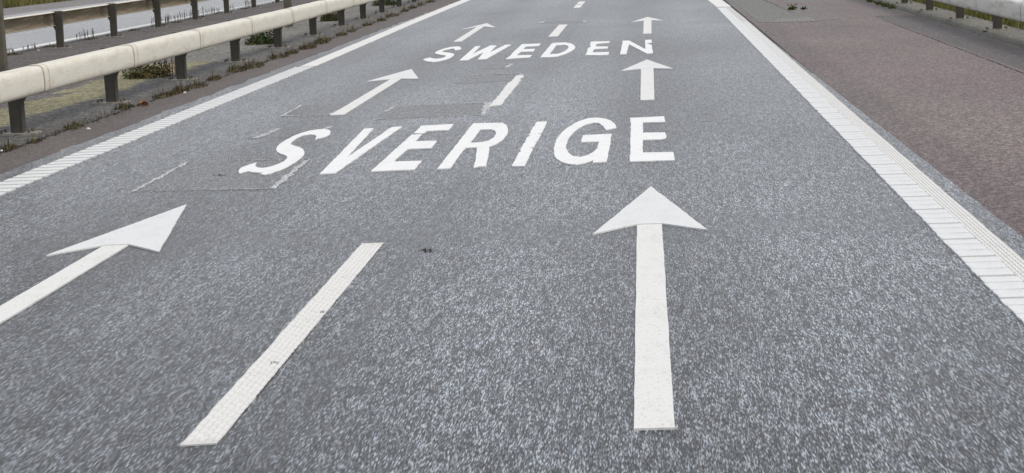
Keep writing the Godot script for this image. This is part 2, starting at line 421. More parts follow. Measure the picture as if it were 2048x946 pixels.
	structure(sheet(spread([[6.22, 9.0, 0.3], [9.0, 60.0, 5.0]]), spread([[14.0, -20.0, 4.0], [-20.0, -75.0, 0.5], [-75.0, -320.0, 10.0]]),
		func(x, z): return Vector3(x, -0.03 - maxf(0.0, x - 6.5) * 0.02 + 0.05 * fine.get_noise_2d(x * 60.0, z * 40.0) * clampf((x - 6.2) / 0.4, 0, 1), z),
		func(x: float, z: float) -> Color:
			return Color(0.19, 0.20, 0.09) * (1.0 + 0.5 * patchy.get_noise_2d(x * 60.0, z * 50.0)), Vector2(1.5, 1.5), M.concrete), "right_verge")

	# repairs in the left lane: darker asphalt with pale sealed edges
	repair(road, [[-4.19, 15.47], [-4.22, 17.53], [-3.08, 17.45], [-3.02, 15.33]], [[0, 1, 0.06, 0.0, 1.0], [1, 2, 0.03, 0.35, 1.0], [2, 3, 0.07, 0.05, 1.0], [3, 0, 0.04, 0.0, 0.45]])
	repair(road, [[-4.00, 19.55], [-3.92, 20.5], [-3.36, 20.52], [-3.58, 19.45]], [[0, 1, 0.09, 0.0, 1.0], [1, 2, 0.03, 0.0, 0.15], [2, 3, 0.06, 0.0, 0.3]])
	repair(road, [[-4.18, 22.05], [-4.2, 23.5], [-3.60, 23.4], [-3.62, 21.95]], [[0, 1, 0.05, 0.0, 1.0], [3, 0, 0.06, 0.1, 1.0], [2, 3, 0.05, 0.55, 1.0]])
	repair(road, [[-3.02, 21.15], [-2.98, 22.85], [-1.86, 22.8], [-1.82, 21.2]], [[0, 1, 0.05, 0.55, 1.0], [1, 2, 0.05, 0.75, 1.0], [2, 3, 0.12, 0.0, 1.0], [3, 0, 0.04, 0.05, 0.4], [3, 0, 0.05, 0.9, 1.0]])
	repair(road, [[-2.58, 26.0], [-2.55, 27.6], [-1.76, 27.4], [-1.85, 26.2]], [[1, 2, 0.05, 0.1, 1.0], [2, 3, 0.12, 0.0, 0.4]])
	repair(road, [[-2.53, 28.85], [-2.54, 29.85], [-2.05, 29.7], [-2.09, 28.85]], [[1, 2, 0.06, 0.75, 1.0], [2, 3, 0.10, 0.0, 1.0]])
	repair(road, [[-2.34, 43.3], [-2.3, 44.3], [-1.35, 43.7], [-1.34, 42.7]], [[0, 1, 0.14, 0.1, 0.8], [1, 2, 0.10, 0.3, 0.8], [2, 3, 0.12, 0.1, 0.9]])
	# slots worn through the big repair
	for c in [[-3.74, 16.42, -3.62, 16.4, 0.035], [-3.62, 16.78, -3.52, 16.76, 0.035], [-1.46, 11.93, -1.36, 11.92, 0.06]]:
		put(crack_line(Vector2(c[0], -c[1]), Vector2(c[2], -c[3]), c[4], 0.006, false), "crack", road)
	# expansion joints across the median and the joint beside the brown strip
	for c in [[-9.0, 48.1, -7.2, 46.9, 0.05], [-12.9, 51.9, -10.6, 51.0, 0.09], [-13.6, 48.6, -12.2, 48.0, 0.07], [-8.9, 32.5, -7.4, 32.1, 0.04]]:
		put(crack_line(Vector2(c[0], -c[1]), Vector2(c[2], -c[3]), c[4], 0.002, false), "crack", median)
	var prev := Vector2(-6.53, -14.0)
	for z in [18.0, 22.0, 26.0, 30.0, 34.0, 38.0, 43.0, 48.0, 54.0, 60.0, 68.0]:
		var nx := Vector2(-6.49 - maxf(0.0, z - 38.0) * 0.012 + rng.randf_range(-0.02, 0.02), -z)
		put(crack_line(prev, nx, 0.035, 0.003, false), "crack", median)
		prev = nx

func fall(x: float) -> float:
	return -0.006 - clampf((x - 2.2) / 3.42, 0.0, 1.0) * 0.075

func crack_line(a: Vector2, b: Vector2, width: float, y: float, sloped: bool) -> ArrayMesh:
	var st := begin()
	var n := maxi(6, int(a.distance_to(b) / 0.1))
	var o := (b - a).orthogonal().normalized()
	var l := []
	for k in n + 1:
		var t := float(k) / n
		var w := width * 0.5 * rng.randf_range(0.35, 1.2) * minf(1.0, minf(t, 1.0 - t) * 8.0 + 0.15)
		var c := a.lerp(b, t) + o * width * 0.8 * rng.randf_range(-1, 1)
		l.append([c - o * w, c + o * w])
	for k in n:
		for p: Vector2 in [l[k][0], l[k][1], l[k + 1][1], l[k][0], l[k + 1][1], l[k + 1][0]]:
			st.set_normal(Vector3.UP)
			st.set_uv(p)
			st.add_vertex(Vector3(p.x, (fall(p.x) + 0.005) if sloped else y, p.y))
	return done(st, M.crack)

func repair(road: Node3D, c: Array, edges: Array) -> void:
	var o := []
	for p in c:
		o.append([p[0], -p[1]])
	put(slab(o, -0.03, 0.0016, M.patch, Vector2(2.9, 17.0), [], 0.12, 0.025), "repair_patch", road)
	for e in edges:
		var a := Vector2(c[e[0]][0], -c[e[0]][1])
		var b := Vector2(c[e[1]][0], -c[e[1]][1])
		var p := a.lerp(b, e[3])
		var q := a.lerp(b, e[4])
		var l := []
		var r := []
		var n := maxi(5, int(p.distance_to(q) / 0.09))
		var side := (q - p).orthogonal().normalized()
		for k in n + 1:
			var t := float(k) / n
			var m := p.lerp(q, t) + side * 0.032 * fine.get_noise_2d(p.x * 900.0 + k * 25.0, 3.0)
			var w: float = e[2] * 0.42 * (0.4 + 1.7 * absf(fine.get_noise_2d(k * 60.0, p.y * 400.0)))
			l.append([m.x - side.x * w, m.y - side.y * w])
			r.push_front([m.x + side.x * w, m.y + side.y * w])
		put(slab(l + r, -0.03, 0.006, M.sealant, Vector2(1.2, 2.0), [], 1.0, 0.0), "sealant_edge", road)

# ---------------------------------------------------------------- markings
func arrow(label: String, tip: Array, left: Array, right: Array, notch: Array, foot: Array) -> void:
	var o := thing("arrow_marking", Vector3(tip[0], 0, -foot[2]), label, "arrow", "painted arrows pointing ahead")
	var at := func(x: float, z: float) -> Array: return [x - o.position.x, -z - o.position.z]
	var hd := [at.call(tip[0], tip[1]), at.call(left[0], left[1]), at.call(notch[0], notch[2]), at.call(notch[1], notch[2]), at.call(right[0], right[1])]
	put(slab(hd, -0.02, 0.010, M.paint, Vector2(1.3, 2.1), [], 0.12, 0.003), "arrow_head", o)
	var sh := [at.call(foot[0], foot[2]), at.call(notch[0], notch[2] - 0.02), at.call(notch[1], notch[2] - 0.02), at.call(foot[1], foot[2])]
	put(slab(sh, -0.02, 0.009, M.cream, Vector2(1.1, 2.4), [], 0.2, 0.0018), "arrow_shaft", o)

func word(text: String, label: String) -> void:
	var o: Node3D = null
	for l in LETTERS:
		if l[0] != text:
			continue
		if o == null:
			o = thing("word_marking", Vector3(l[2][0][0], 0, l[2][0][1]), label, "lettering", "words painted across both lanes")
		var shift := func(a): return [a[0] - o.position.x, a[1] - o.position.z]
		put(slab(l[2].map(shift), -0.02, 0.009, M.fresh, Vector2(1.3, 2.1), l[3].map(shift), 0.10, 0.004), "letter", o)

func studs(x0: float, x1: float, z0: float, z1: float, columns: int, pitch: float, y: float) -> ArrayMesh:
	var st := begin()
	var w := (x1 - x0) / columns
	var rows := int((z1 - z0) / pitch)
	for r in rows:
		for c in columns:
			var cx := x0 + (c + 0.5) * w
			var cz := -(z0 + (r + (0.5 if c % 2 else 0.0) + 0.5) * pitch) + rng.randf_range(-0.004, 0.004)
			var a := w * 0.40
			var b := pitch * 0.37
			var t := y + 0.0035
			quad(st, Vector3(cx - a * 0.7, t, cz - b * 0.8), Vector3(cx + a * 0.7, t, cz - b * 0.8), Vector3(cx + a * 0.7, t, cz + b * 0.8), Vector3(cx - a * 0.7, t, cz + b * 0.8), Vector2.ZERO, 0.8)
			quad(st, Vector3(cx - a * 0.7, t, cz + b * 0.8), Vector3(cx + a * 0.7, t, cz + b * 0.8), Vector3(cx + a, y - 0.002, cz + b), Vector3(cx - a, y - 0.002, cz + b), Vector2.ZERO, 0.8)
			quad(st, Vector3(cx - a, y - 0.002, cz - b), Vector3(cx - a * 0.7, t, cz - b * 0.8), Vector3(cx - a * 0.7, t, cz + b * 0.8), Vector3(cx - a, y - 0.002, cz + b), Vector2.ZERO, 0.8)
			quad(st, Vector3(cx + a * 0.7, t, cz - b * 0.8), Vector3(cx + a, y - 0.002, cz - b), Vector3(cx + a, y - 0.002, cz + b), Vector3(cx + a * 0.7, t, cz + b * 0.8), Vector2.ZERO, 0.8)
	return done(st, M.cream)

func build_markings() -> void:
	word("SVERIGE", "large white capital letters spelling SVERIGE across both lanes")
	word("SWEDEN", "white capital letters spelling SWEDEN across both lanes")
	arrow("straight white arrow ending below the last letters of SVERIGE", [-0.005, 14.59], [-0.384, 12.34], [0.345, 12.35], [-0.104, 0.059, 12.69], [-0.100, 0.058, 7.35])
	arrow("straight white arrow ending below the first letter of SVERIGE", [-3.526, 14.51], [-3.909, 12.22], [-3.168, 12.21], [-3.626, -3.458, 12.57], [-3.62, -3.46, 7.35])
	arrow("straight white arrow between the end letters of SVERIGE and SWEDEN", [-0.005, 29.36], [-0.37, 27.17], [0.356, 27.15], [-0.092, 0.082, 27.42], [-0.093, 0.066, 22.25])
	arrow("straight white arrow between the first letters of SVERIGE and SWEDEN", [-3.552, 29.36], [-3.906, 27.1], [-3.197, 27.2], [-3.611, -3.462, 27.34], [-3.599, -3.44, 21.87])
	arrow("short looking white arrow just beyond the N of SWEDEN", [0.036, 44.1], [-0.29, 42.05], [0.382, 41.95], [-0.048, 0.118, 42.37], [-0.059, 0.095, 36.87])
	arrow("short looking white arrow just beyond the S of SWEDEN", [-3.593, 44.37], [-3.937, 41.8], [-3.219, 41.95], [-3.68, -3.53, 42.75], [-3.636, -3.484, 36.82])
	var names := ["white lane dash with dotted profile between the two arrows before SVERIGE", "worn white lane dash between the words SVERIGE and SWEDEN", "white lane dash just beyond the D of SWEDEN", "far white lane dash beyond the words, cut by a dark line"]
	var spots := [[-1.865, -1.725, 7.31, 12.29], [-1.825, -1.695, 22.34, 27.05], [-1.86, -1.68, 37.24, 42.08], [-1.885, -1.705, 51.45, 56.15]]
	for i in 4:
		var s: Array = spots[i]
		var o := thing("lane_dash", Vector3((s[0] + s[1]) * 0.5, 0, -s[2]), names[i], "lane line", "dashes of the lane line")
		var h: float = (s[1] - s[0]) * 0.5
		var len_: float = s[3] - s[2]
		if i == 3:
			put(slab([[-h, 0], [h, 0], [h, -2.3], [-h, -2.3]], -0.02, 0.009, M.cream, Vector2(1.1, 2.4), [], 0.1, 0.005), "stripe", o)
			put(slab([[-h, -2.62], [h, -2.6], [h, -len_], [-h, -len_]], -0.02, 0.009, M.cream, Vector2(1.1, 2.4), [], 0.1, 0.005), "stripe", o)
		elif i == 1:
			put(slab([[-h, 0.1], [h, 0.0], [h * 1.05, -2.1], [h * 0.9, -3.9], [h * 0.4, -4.05], [h * 0.9, -4.3], [h * 0.75, -len_], [-h * 0.8, -len_], [-h * 0.95, -3.9], [-h * 1.2, -3.0], [-h * 0.9, -1.6]], -0.02, 0.009, M.cream, Vector2(1.1, 2.4), [], 0.08, 0.012), "stripe", o)
		else:
			put(slab([[-h, 0.02], [h, 0.0], [h, -len_], [-h, -len_]], -0.02, 0.006 if i == 0 else 0.009, M.bed_pale if i == 0 else M.cream, Vector2(1.1, 2.4), [], 0.12, 0.004), "stripe", o)
		if i == 0:
			var d := put(studs(-h + 0.004, h + 0.006, 0.03, len_ - 0.05, 5, 0.085, 0.007), "profile_dots", o)
			d.set_meta("kind", "stuff")
			# tyre scuffs and a chip on the first dash
			for c in [[0.01, 1.42, 0.045, 1.44, 0.03], [0.05, 2.62, 0.07, 2.66, 0.03]]:
				put(crack_line(Vector2(c[0], -c[1]), Vector2(c[2], -c[3]), c[4], 0.0125, false), "scuff", o).set_surface_override_material(0, M.scuff)

	# left edge line: raised ribs close to, a plain stripe farther on
	var le := thing("edge_line", Vector3(-5.46, 0, -12.0), "ribbed white edge line beside the brown strip and white guardrail", "edge line")
	put(slab([[0.14, 2.0], [0.14, -18.95], [-0.14, -18.95], [-0.14, 2.0]], -0.02, 0.003, M.strip, Vector2(1.1, 2.4), [], 0.5, 0.004), "stripe", le)
	var ribs := []
	for v in 4:
		ribs.append(slab([[0.147, 0], [0.147, -0.178], [-0.147, -0.178], [-0.147, 0]], -0.01, 0.011, M.paint, Vector2(1.3, 2.1), [], 0.06, 0.005))
	for k in 84:
		put(ribs[k % 4], "rib", le, Vector3(rng.randf_range(-0.004, 0.004), 0, 2.0 - k * 0.25))
	var far_x := [[31.1, -5.295, -5.56], [38.0, -5.36, -5.63], [46.0, -5.44, -5.72], [62.0, -5.52, -5.82], [90.0, -5.62, -5.95], [160.0, -5.7, -6.05]]
	for k in far_x.size() - 1:
		var a: Array = far_x[k]
		var b: Array = far_x[k + 1]
		put(slab([[a[1] + 5.46, 12.03 - a[0]], [b[1] + 5.46, 12.0 - b[0]], [b[2] + 5.46, 12.0 - b[0]], [a[2] + 5.46, 12.03 - a[0]]], -0.02, 0.009, M.cream, Vector2(1.1, 2.4), [], 0.25, 0.006), "stripe", le)

	# right edge line: wide bars on the road side, rows of small studs on the shoulder side
	var re := thing("edge_line", Vector3(1.875, 0, -6.0), "broad white edge line with bars and studs beside the reddish shoulder", "edge line")
	put(slab([[-0.15, 0], [0.04, 0], [0.04, -42.0], [-0.15, -42.0]], -0.02, 0.003, M.bed_dark, Vector2(1.1, 2.4), [], 0.5, 0.004), "stripe", re)
	put(slab([[0.041, 0], [0.168, 0], [0.185, -22.0], [0.20, -36.0], [0.17, -42.0], [0.041, -42.0]], -0.02, 0.005, M.bed, Vector2(1.1, 2.4), [], 0.2, 0.004), "stripe", re)
	var bars := []
	for v in 3:
		bars.append(slab([[-0.158, 0], [0.040, 0], [0.040, -0.198], [-0.158, -0.198]], -0.01, 0.010, M.paint, Vector2(1.3, 2.1), [], 0.06, 0.004))
	bars.append(slab([[-0.158, 0], [0.040, 0], [0.040, -0.160], [-0.158, -0.160]], -0.01, 0.010, M.paint, Vector2(1.3, 2.1), [], 0.06, 0.004))
	for k in 198:
		put(bars[3 if k % 3 == 2 else k % 3], "bar", re, Vector3(rng.randf_range(-0.004, 0.004), 0, -k * 0.21))
	var sd := put(studs(0.043, 0.166, 0.0, 34.0, 5, 0.085, 0.006), "profile_dots", re)
	sd.set_meta("kind", "stuff")
	var rx := [[48.02, 1.73, 2.075], [54.0, 1.66, 2.01], [70.0, 1.50, 1.86], [110.0, 1.2, 1.6]]
	for k in rx.size() - 1:
		var a: Array = rx[k]
		var b: Array = rx[k + 1]
		put(slab([[a[1] - 1.875, 6.0 - a[0]], [b[1] - 1.875, 6.02 - b[0]], [b[2] - 1.875, 6.02 - b[0]], [a[2] - 1.875, 6.0 - a[0]]], -0.02, 0.009, M.cream, Vector2(1.1, 2.4), [], 0.3, 0.006), "stripe", re)

	var ol := thing("edge_line", Vector3(-13.4, 0, -20.0), "thin white edge line of the opposite carriageway behind the median", "edge line")
	put(slab([[0.12, 10], [0.12, -20.0], [0.02, -45.0], [-0.1, -110.0], [-0.35, -110.0], [-0.25, -45.0], [-0.14, -20.0], [-0.14, 10.0]], -0.02, 0.006, M.cream, Vector2(1.1, 2.4), [], 0.4, 0.012), "stripe", ol)

# ---------------------------------------------------------------- guardrails
func post_mesh(face: float) -> ArrayMesh:
	var o := [[-0.068, 0.014], [0.068, 0.014], [0.068, 0.33], [0.125, 0.44], [0.098, 0.452], [0.10, 0.60], [0.125, 0.72], [-0.09, 0.72], [-0.076, 0.40]]
	var ring := PackedVector2Array()
	for p in o:
		ring.append(Vector2(p[0] * face, p[1]))
	var idx := Geometry2D.triangulate_polygon(ring)
	var st := begin()
	for z in [0.05, -0.05]:
		var n := Vector3(0, 0, signf(z))
		for t in idx.size() / 3:
			var f := []
			var u := []
			for k in 3:
				var v := ring[idx[t * 3 + k]]
				f.append(Vector3(v.x, v.y, z))
				u.append(v * 2.0)
			tri(st, f, [n, n, n], u)
	var turn := -1.0 if Geometry2D.is_polygon_clockwise(ring) else 1.0
	for i in ring.size():
		var a := ring[i]
		var b := ring[(i + 1) % ring.size()]
		var n := Vector3(b.y - a.y, a.x - b.x, 0).normalized() * turn
		var w := [Vector3(a.x, a.y, 0.05), Vector3(b.x, b.y, 0.05), Vector3(b.x, b.y, -0.05), Vector3(a.x, a.y, -0.05)]
		tri(st, [w[0], w[1], w[2]], [n, n, n], [Vector2(0, a.y), Vector2(0, b.y), Vector2(0.2, b.y)])
		tri(st, [w[0], w[2], w[3]], [n, n, n], [Vector2(0, a.y), Vector2(0.2, b.y), Vector2(0.2, a.y)])
	# the stiffening flange down the traffic side
	box(st, Vector3(0.066 * face - 0.006, 0.014, -0.062), Vector3(0.066 * face + 0.006, 0.335, 0.062), 2.0)
	return done(st, M.post)

func plate_mesh() -> ArrayMesh:
	var st := begin()
	box(st, Vector3(-0.24, -0.012, -0.13), Vector3(0.21, 0.016, 0.13), 2.0)
	return done(st, M.plate)

func bolt_mesh() -> ArrayMesh:
	var c := CylinderMesh.new()
	c.top_radius = 0.017
	c.bottom_radius = 0.019
	c.height = 0.042
	c.radial_segments = 6
	c.rings = 1
	c.material = M.bolt
	var am := ArrayMesh.new()
	am.add_surface_from_arrays(Mesh.PRIMITIVE_TRIANGLES, c.get_mesh_arrays())
	am.surface_set_material(0, M.bolt)
	return am

# hollow beam, open at the back: the shell is swept from a to b
func rail_mesh(a: Vector3, b: Vector3, face: float, grow: float, outer: Material, inner: Material) -> ArrayMesh:
	var prof := [[0.0, 0.450], [0.0, 0.432], [0.03, 0.428], [0.13, 0.428], [0.165, 0.434], [0.186, 0.450], [0.195, 0.478], [0.198, 0.52], [0.198, 0.60], [0.195, 0.66], [0.186, 0.698], [0.166, 0.722], [0.13, 0.733], [0.03, 0.735], [0.0, 0.731], [0.0, 0.712]]
	var am := ArrayMesh.new()
	for side in 2:
		var st := begin()
		st.set_smooth_group(-1)
		var l := []
		var along := 0.0
		for i in prof.size():
			var p := Vector2(prof[i][0], prof[i][1])
			var q0 := Vector2(prof[maxi(i - 1, 0)][0], prof[maxi(i - 1, 0)][1])
			var q1 := Vector2(prof[mini(i + 1, prof.size() - 1)][0], prof[mini(i + 1, prof.size() - 1)][1])
			var n := (q1 - q0).normalized()
			n = Vector2(n.y, -n.x)
			if i > 0:
				along += p.distance_to(q0)
			p += n * (grow if side == 0 else grow - 0.007)
			l.append([p, n if side == 0 else -n, along])
		for i in prof.size() - 1:
			for half in [[[i, 0], [i + 1, 0], [i + 1, 1]], [[i, 0], [i + 1, 1], [i, 1]]]:
				var f := []
				var ns := []
				var us := []
				for k in half:
					var e: Array = l[k[0]]
					var c: Vector3 = a if k[1] == 0 else b
					ns.append(Vector3(e[1].x * face, e[1].y, 0))
					us.append(Vector2(e[2] * 0.9, c.z * 0.12 + a.x * 7.0))
					f.append(Vector3(c.x + e[0].x * face, c.y + e[0].y, c.z))
				tri(st, f, ns, us)
		if side == 0:
			am = done(st, outer)
		else:
			st.set_material(inner)
			st.commit(am)
	return am

func guardrail(label: String, posts: Array, face: float, y0: float, dy: float, outer: Material, joint: float, shift: float) -> void:
	var o := thing("guardrail", Vector3(posts[0][0], y0, -posts[0][1]), label, "guardrail")
	var pm := post_mesh(face)
	var pl := plate_mesh()
	var bm := bolt_mesh()
	for p in posts:
		var n := put(pm, "post", o, Vector3(p[0] - posts[0][0], 0, posts[0][1] - p[1]))
		n.rotation.y = rng.randf_range(-0.03, 0.03)
		n.rotation.z = rng.randf_range(-0.008, 0.008)
		if dy != 0.0:
			n.scale = Vector3(1, 1.0 + dy / 0.5, 1)
		var b := put(pl, "base_plate", n, Vector3(rng.randf_range(-0.02, 0.02), 0, 0))
		b.rotation.y = rng.randf_range(-0.05, 0.05)
		for s in [[-0.17, 0.075], [0.14, 0.075], [-0.17, -0.075], [0.14, -0.075]]:
			put(bm, "bolt", n, Vector3(s[0], 0.034, s[1]))
	var ends := []
	var first: Array = posts[0]
	var second: Array = posts[1]
	ends.append([first[0] - (second[0] - first[0]), first[1] - (second[1] - first[1]) + joint])
	for p in posts:
		ends.append([p[0], p[1] + joint])
	for k in ends.size() - 1:
		var a := Vector3(ends[k][0] - posts[0][0] + shift, dy, posts[0][1] - ends[k][1] - 0.004)
		var b := Vector3(ends[k + 1][0] - posts[0][0] + shift, dy, posts[0][1] - ends[k + 1][1] + 0.004)
		var r := put(rail_mesh(a, b, face, 0.0, outer, M.inside), "rail", o)
		var dir := (a - b).normalized()
		var worn: Material = M.seam_band if outer == M.rail else outer
		var s := put(rail_mesh(b + dir * 0.10, b - dir * 0.10, face, 0.004, outer, M.inside), "joint_sleeve", r)
		for e in [0.10, -0.08]:
			put(rail_mesh(b + dir * e, b + dir * (e - 0.03), face, 0.0055, worn, M.inside), "seam", s)

func build_guardrails() -> void:
	var near := []
	for p in [[-6.91, 17.05], [-6.948, 21.09], [-6.973, 25.06], [-7.002, 29.08], [-7.039, 33.22], [-7.066, 37.33], [-7.17, 42.0], [-7.21, 46.3], [-7.22, 50.0], [-7.26, 53.95], [-7.32, 58.3], [-7.34, 62.3], [-7.38, 66.4], [-7.42, 70.5]]:
		near.append(p)
	guardrail("cream white guardrail with its smooth front facing the SVERIGE road", near, 1.0, 0.0, 0.0, M.rail, 0.27, 0.085)
	var far := []
	for k in 12:
		var zz := 36.5 + k * 4.52
		far.append([-11.86 - 0.0142 * zz, zz])
	guardrail("stained guardrail seen from its brown open back along the opposite road", far, -1.0, 0.0, 0.045, M.rail, 0.5, -0.07)
	var right := []
	for k in 10:
		var zz := 25.6 + k * 4.0
		right.append([5.91 + 0.0015 * (zz - 33.0), zz])
	guardrail("weathered grey white guardrail on the concrete kerb beside the verge", right, -1.0, 0.004, -0.145, M.rail_old, 0.6, -0.07)
	for p in [[-8.74, 26.0, "square brown grey mast beside the mossy patch of the median"], [-8.55, 46.7, "square brown grey mast behind the farther end of the white guardrail"]]:
		var o := thing("lamp_mast", Vector3(p[0], -0.01, -p[1]), p[2], "mast", "masts standing in the median")
		var st := begin()
		var prev := []
		for y in [0.0, 0.02, 9.0]:
			var w := 0.095 if y < 1.0 else 0.06
			var d := 0.055 if y < 1.0 else 0.05
			var ring := []
			for c in [[-1, -0.8], [-0.85, -1], [0.85, -1], [1, -0.8], [1, 0.8], [0.85, 1], [-0.85, 1], [-1, 0.8]]:
				ring.append(Vector3(c[0] * w, y, c[1] * d))
			if prev:
				for i in 8:
					quad(st, prev[i], ring[i], ring[(i + 1) % 8], prev[(i + 1) % 8], Vector2.ZERO, 1.5)
			prev = ring
		put(done(st, M.pole), "shaft", o)
		put(plate_mesh(), "base_plate", o, Vector3(0, 0.012, 0))
		var stl := begin()
		box(stl, Vector3(-0.05, 8.95, -0.05), Vector3(1.3, 9.02, 0.05))
		put(done(stl, M.pole), "arm", o)
		var sth := begin()
		box(sth, Vector3(1.2, 8.9, -0.14), Vector3(1.95, 9.0, 0.14))
		put(done(sth, M.plate), "lamp_head", o)

# ---------------------------------------------------------------- plants and litter
func blade(st: SurfaceTool, at: Vector3, dir: float, h: float, lean: float, w: float, c: Color) -> void:
	var side := Vector3(cos(dir + PI / 2), 0, sin(dir + PI / 2)) * w
	var out := Vector3(cos(dir), 0, sin(dir)) * lean
	var mid := at + Vector3(0, h * 0.6, 0) + out * 0.35
	var top := at + Vector3(0, h, 0) + out
	var n := Vector3(cos(dir), 0.5, sin(dir)).normalized()
	var z := Vector2.ZERO
	tri(st, [at - side, at + side, mid + side * 0.8], [n, n, n], [z, z, z], c)
	tri(st, [at - side, mid + side * 0.8, mid - side * 0.8], [n, n, n], [z, z, z], c)
	tri(st, [mid - side * 0.8, mid + side * 0.8, top], [n, n, n], [z, z, z], c)

func weed_mesh(n: int, rx: float, rz: float, h: float, dry: float) -> ArrayMesh:
	var st := begin()
	mat_of_soil(st, rx * 0.85, rz * 0.85, h * 0.2)
	for k in n:
		var a := rng.randf() * TAU
		var r := sqrt(rng.randf())
		var g := rng.randf()
		var c := Color(0.075, 0.085, 0.03).lerp(Color(0.13, 0.12, 0.045), g)
		if rng.randf() < dry:
			c = Color(0.17, 0.12, 0.065).lerp(Color(0.08, 0.055, 0.035), g)
		blade(st, Vector3(cos(a) * r * rx, -0.008, sin(a) * r * rz), rng.randf() * TAU, h * (rng.randf_range(0.25, 0.9) + (0.7 if rng.randf() < 0.08 else 0.0)) * (1.2 - 0.75 * r), h * rng.randf_range(0.1, 0.7), rng.randf_range(0.003, 0.008), c)
	return done(st, M.leaf)

func leaf_cloud(n: int, r: Vector3, size: float, greens: Array) -> ArrayMesh:
	var st := begin()
	for k in n:
		var v := Vector3(rng.randfn(), absf(rng.randfn()) * 0.8, rng.randfn())
		v = v.normalized() * pow(rng.randf(), 0.45)
		var p := Vector3(v.x * r.x, 0.01 + absf(v.y) * r.y * (0.75 + 0.35 * sin(v.x * 5.0 + v.z * 4.0)), v.z * r.z)
		var a := Vector3(rng.randfn(), rng.randfn() * 0.6, rng.randfn()).normalized() * size * rng.randf_range(0.6, 1.3)
		var b := a.cross(Vector3(rng.randfn(), rng.randfn(), rng.randfn())).normalized() * size * 0.34
		var c: Color = greens[rng.randi() % greens.size()] * rng.randf_range(0.7, 1.25)
		var nn := a.cross(b).normalized()
		if nn.y < 0:
			nn = -nn
		var z := Vector2.ZERO
		tri(st, [p, p + a * 0.5 + b, p + a], [nn, nn, nn], [z, z, z], c)
		tri(st, [p, p + a, p + a * 0.5 - b], [nn, nn, nn], [z, z, z], c)
	return done(st, M.leaf)

# low mat of soil and roots that a tuft grows from
func mat_of_soil(st: SurfaceTool, rx: float, rz: float, h: float) -> void:
	var ring := []
	for i in 14:
		var k := rng.randf_range(0.75, 1.1)
		ring.append(Vector3(cos(i * TAU / 14) * rx * k, -0.012, sin(i * TAU / 14) * rz * k))
	var z := Vector2.ZERO
	for i in 14:
		var n := Vector3.UP
		tri(st, [Vector3(0, h, 0), ring[i], ring[(i + 1) % 14]], [n, n, n], [z, z, z], Color(0.075, 0.065, 0.04) * rng.randf_range(0.8, 1.3))

func stems_mesh(n: int, r: float, h: float, c: Color, heads: bool) -> ArrayMesh:
	var st := begin()
	mat_of_soil(st, r * 1.45, r * 1.45, 0.015)
	for k in n:
		var p := Vector3(rng.randf_range(-r, r), -0.008, rng.randf_range(-r, r))
		var hh := h * rng.randf_range(0.5, 1.0)
		blade(st, p, rng.randf() * TAU, hh, hh * rng.randf_range(0.0, 0.25), 0.004, c)
		blade(st, p, rng.randf() * TAU, hh * 0.9, hh * rng.randf_range(0.0, 0.25), 0.004, c)
		if heads:
			for j in 6:
				blade(st, p + Vector3(0, hh * rng.randf_range(0.4, 0.9), 0), rng.randf() * TAU, 0.05, 0.04, 0.004, c * 0.9)
	return done(st, M.leaf)

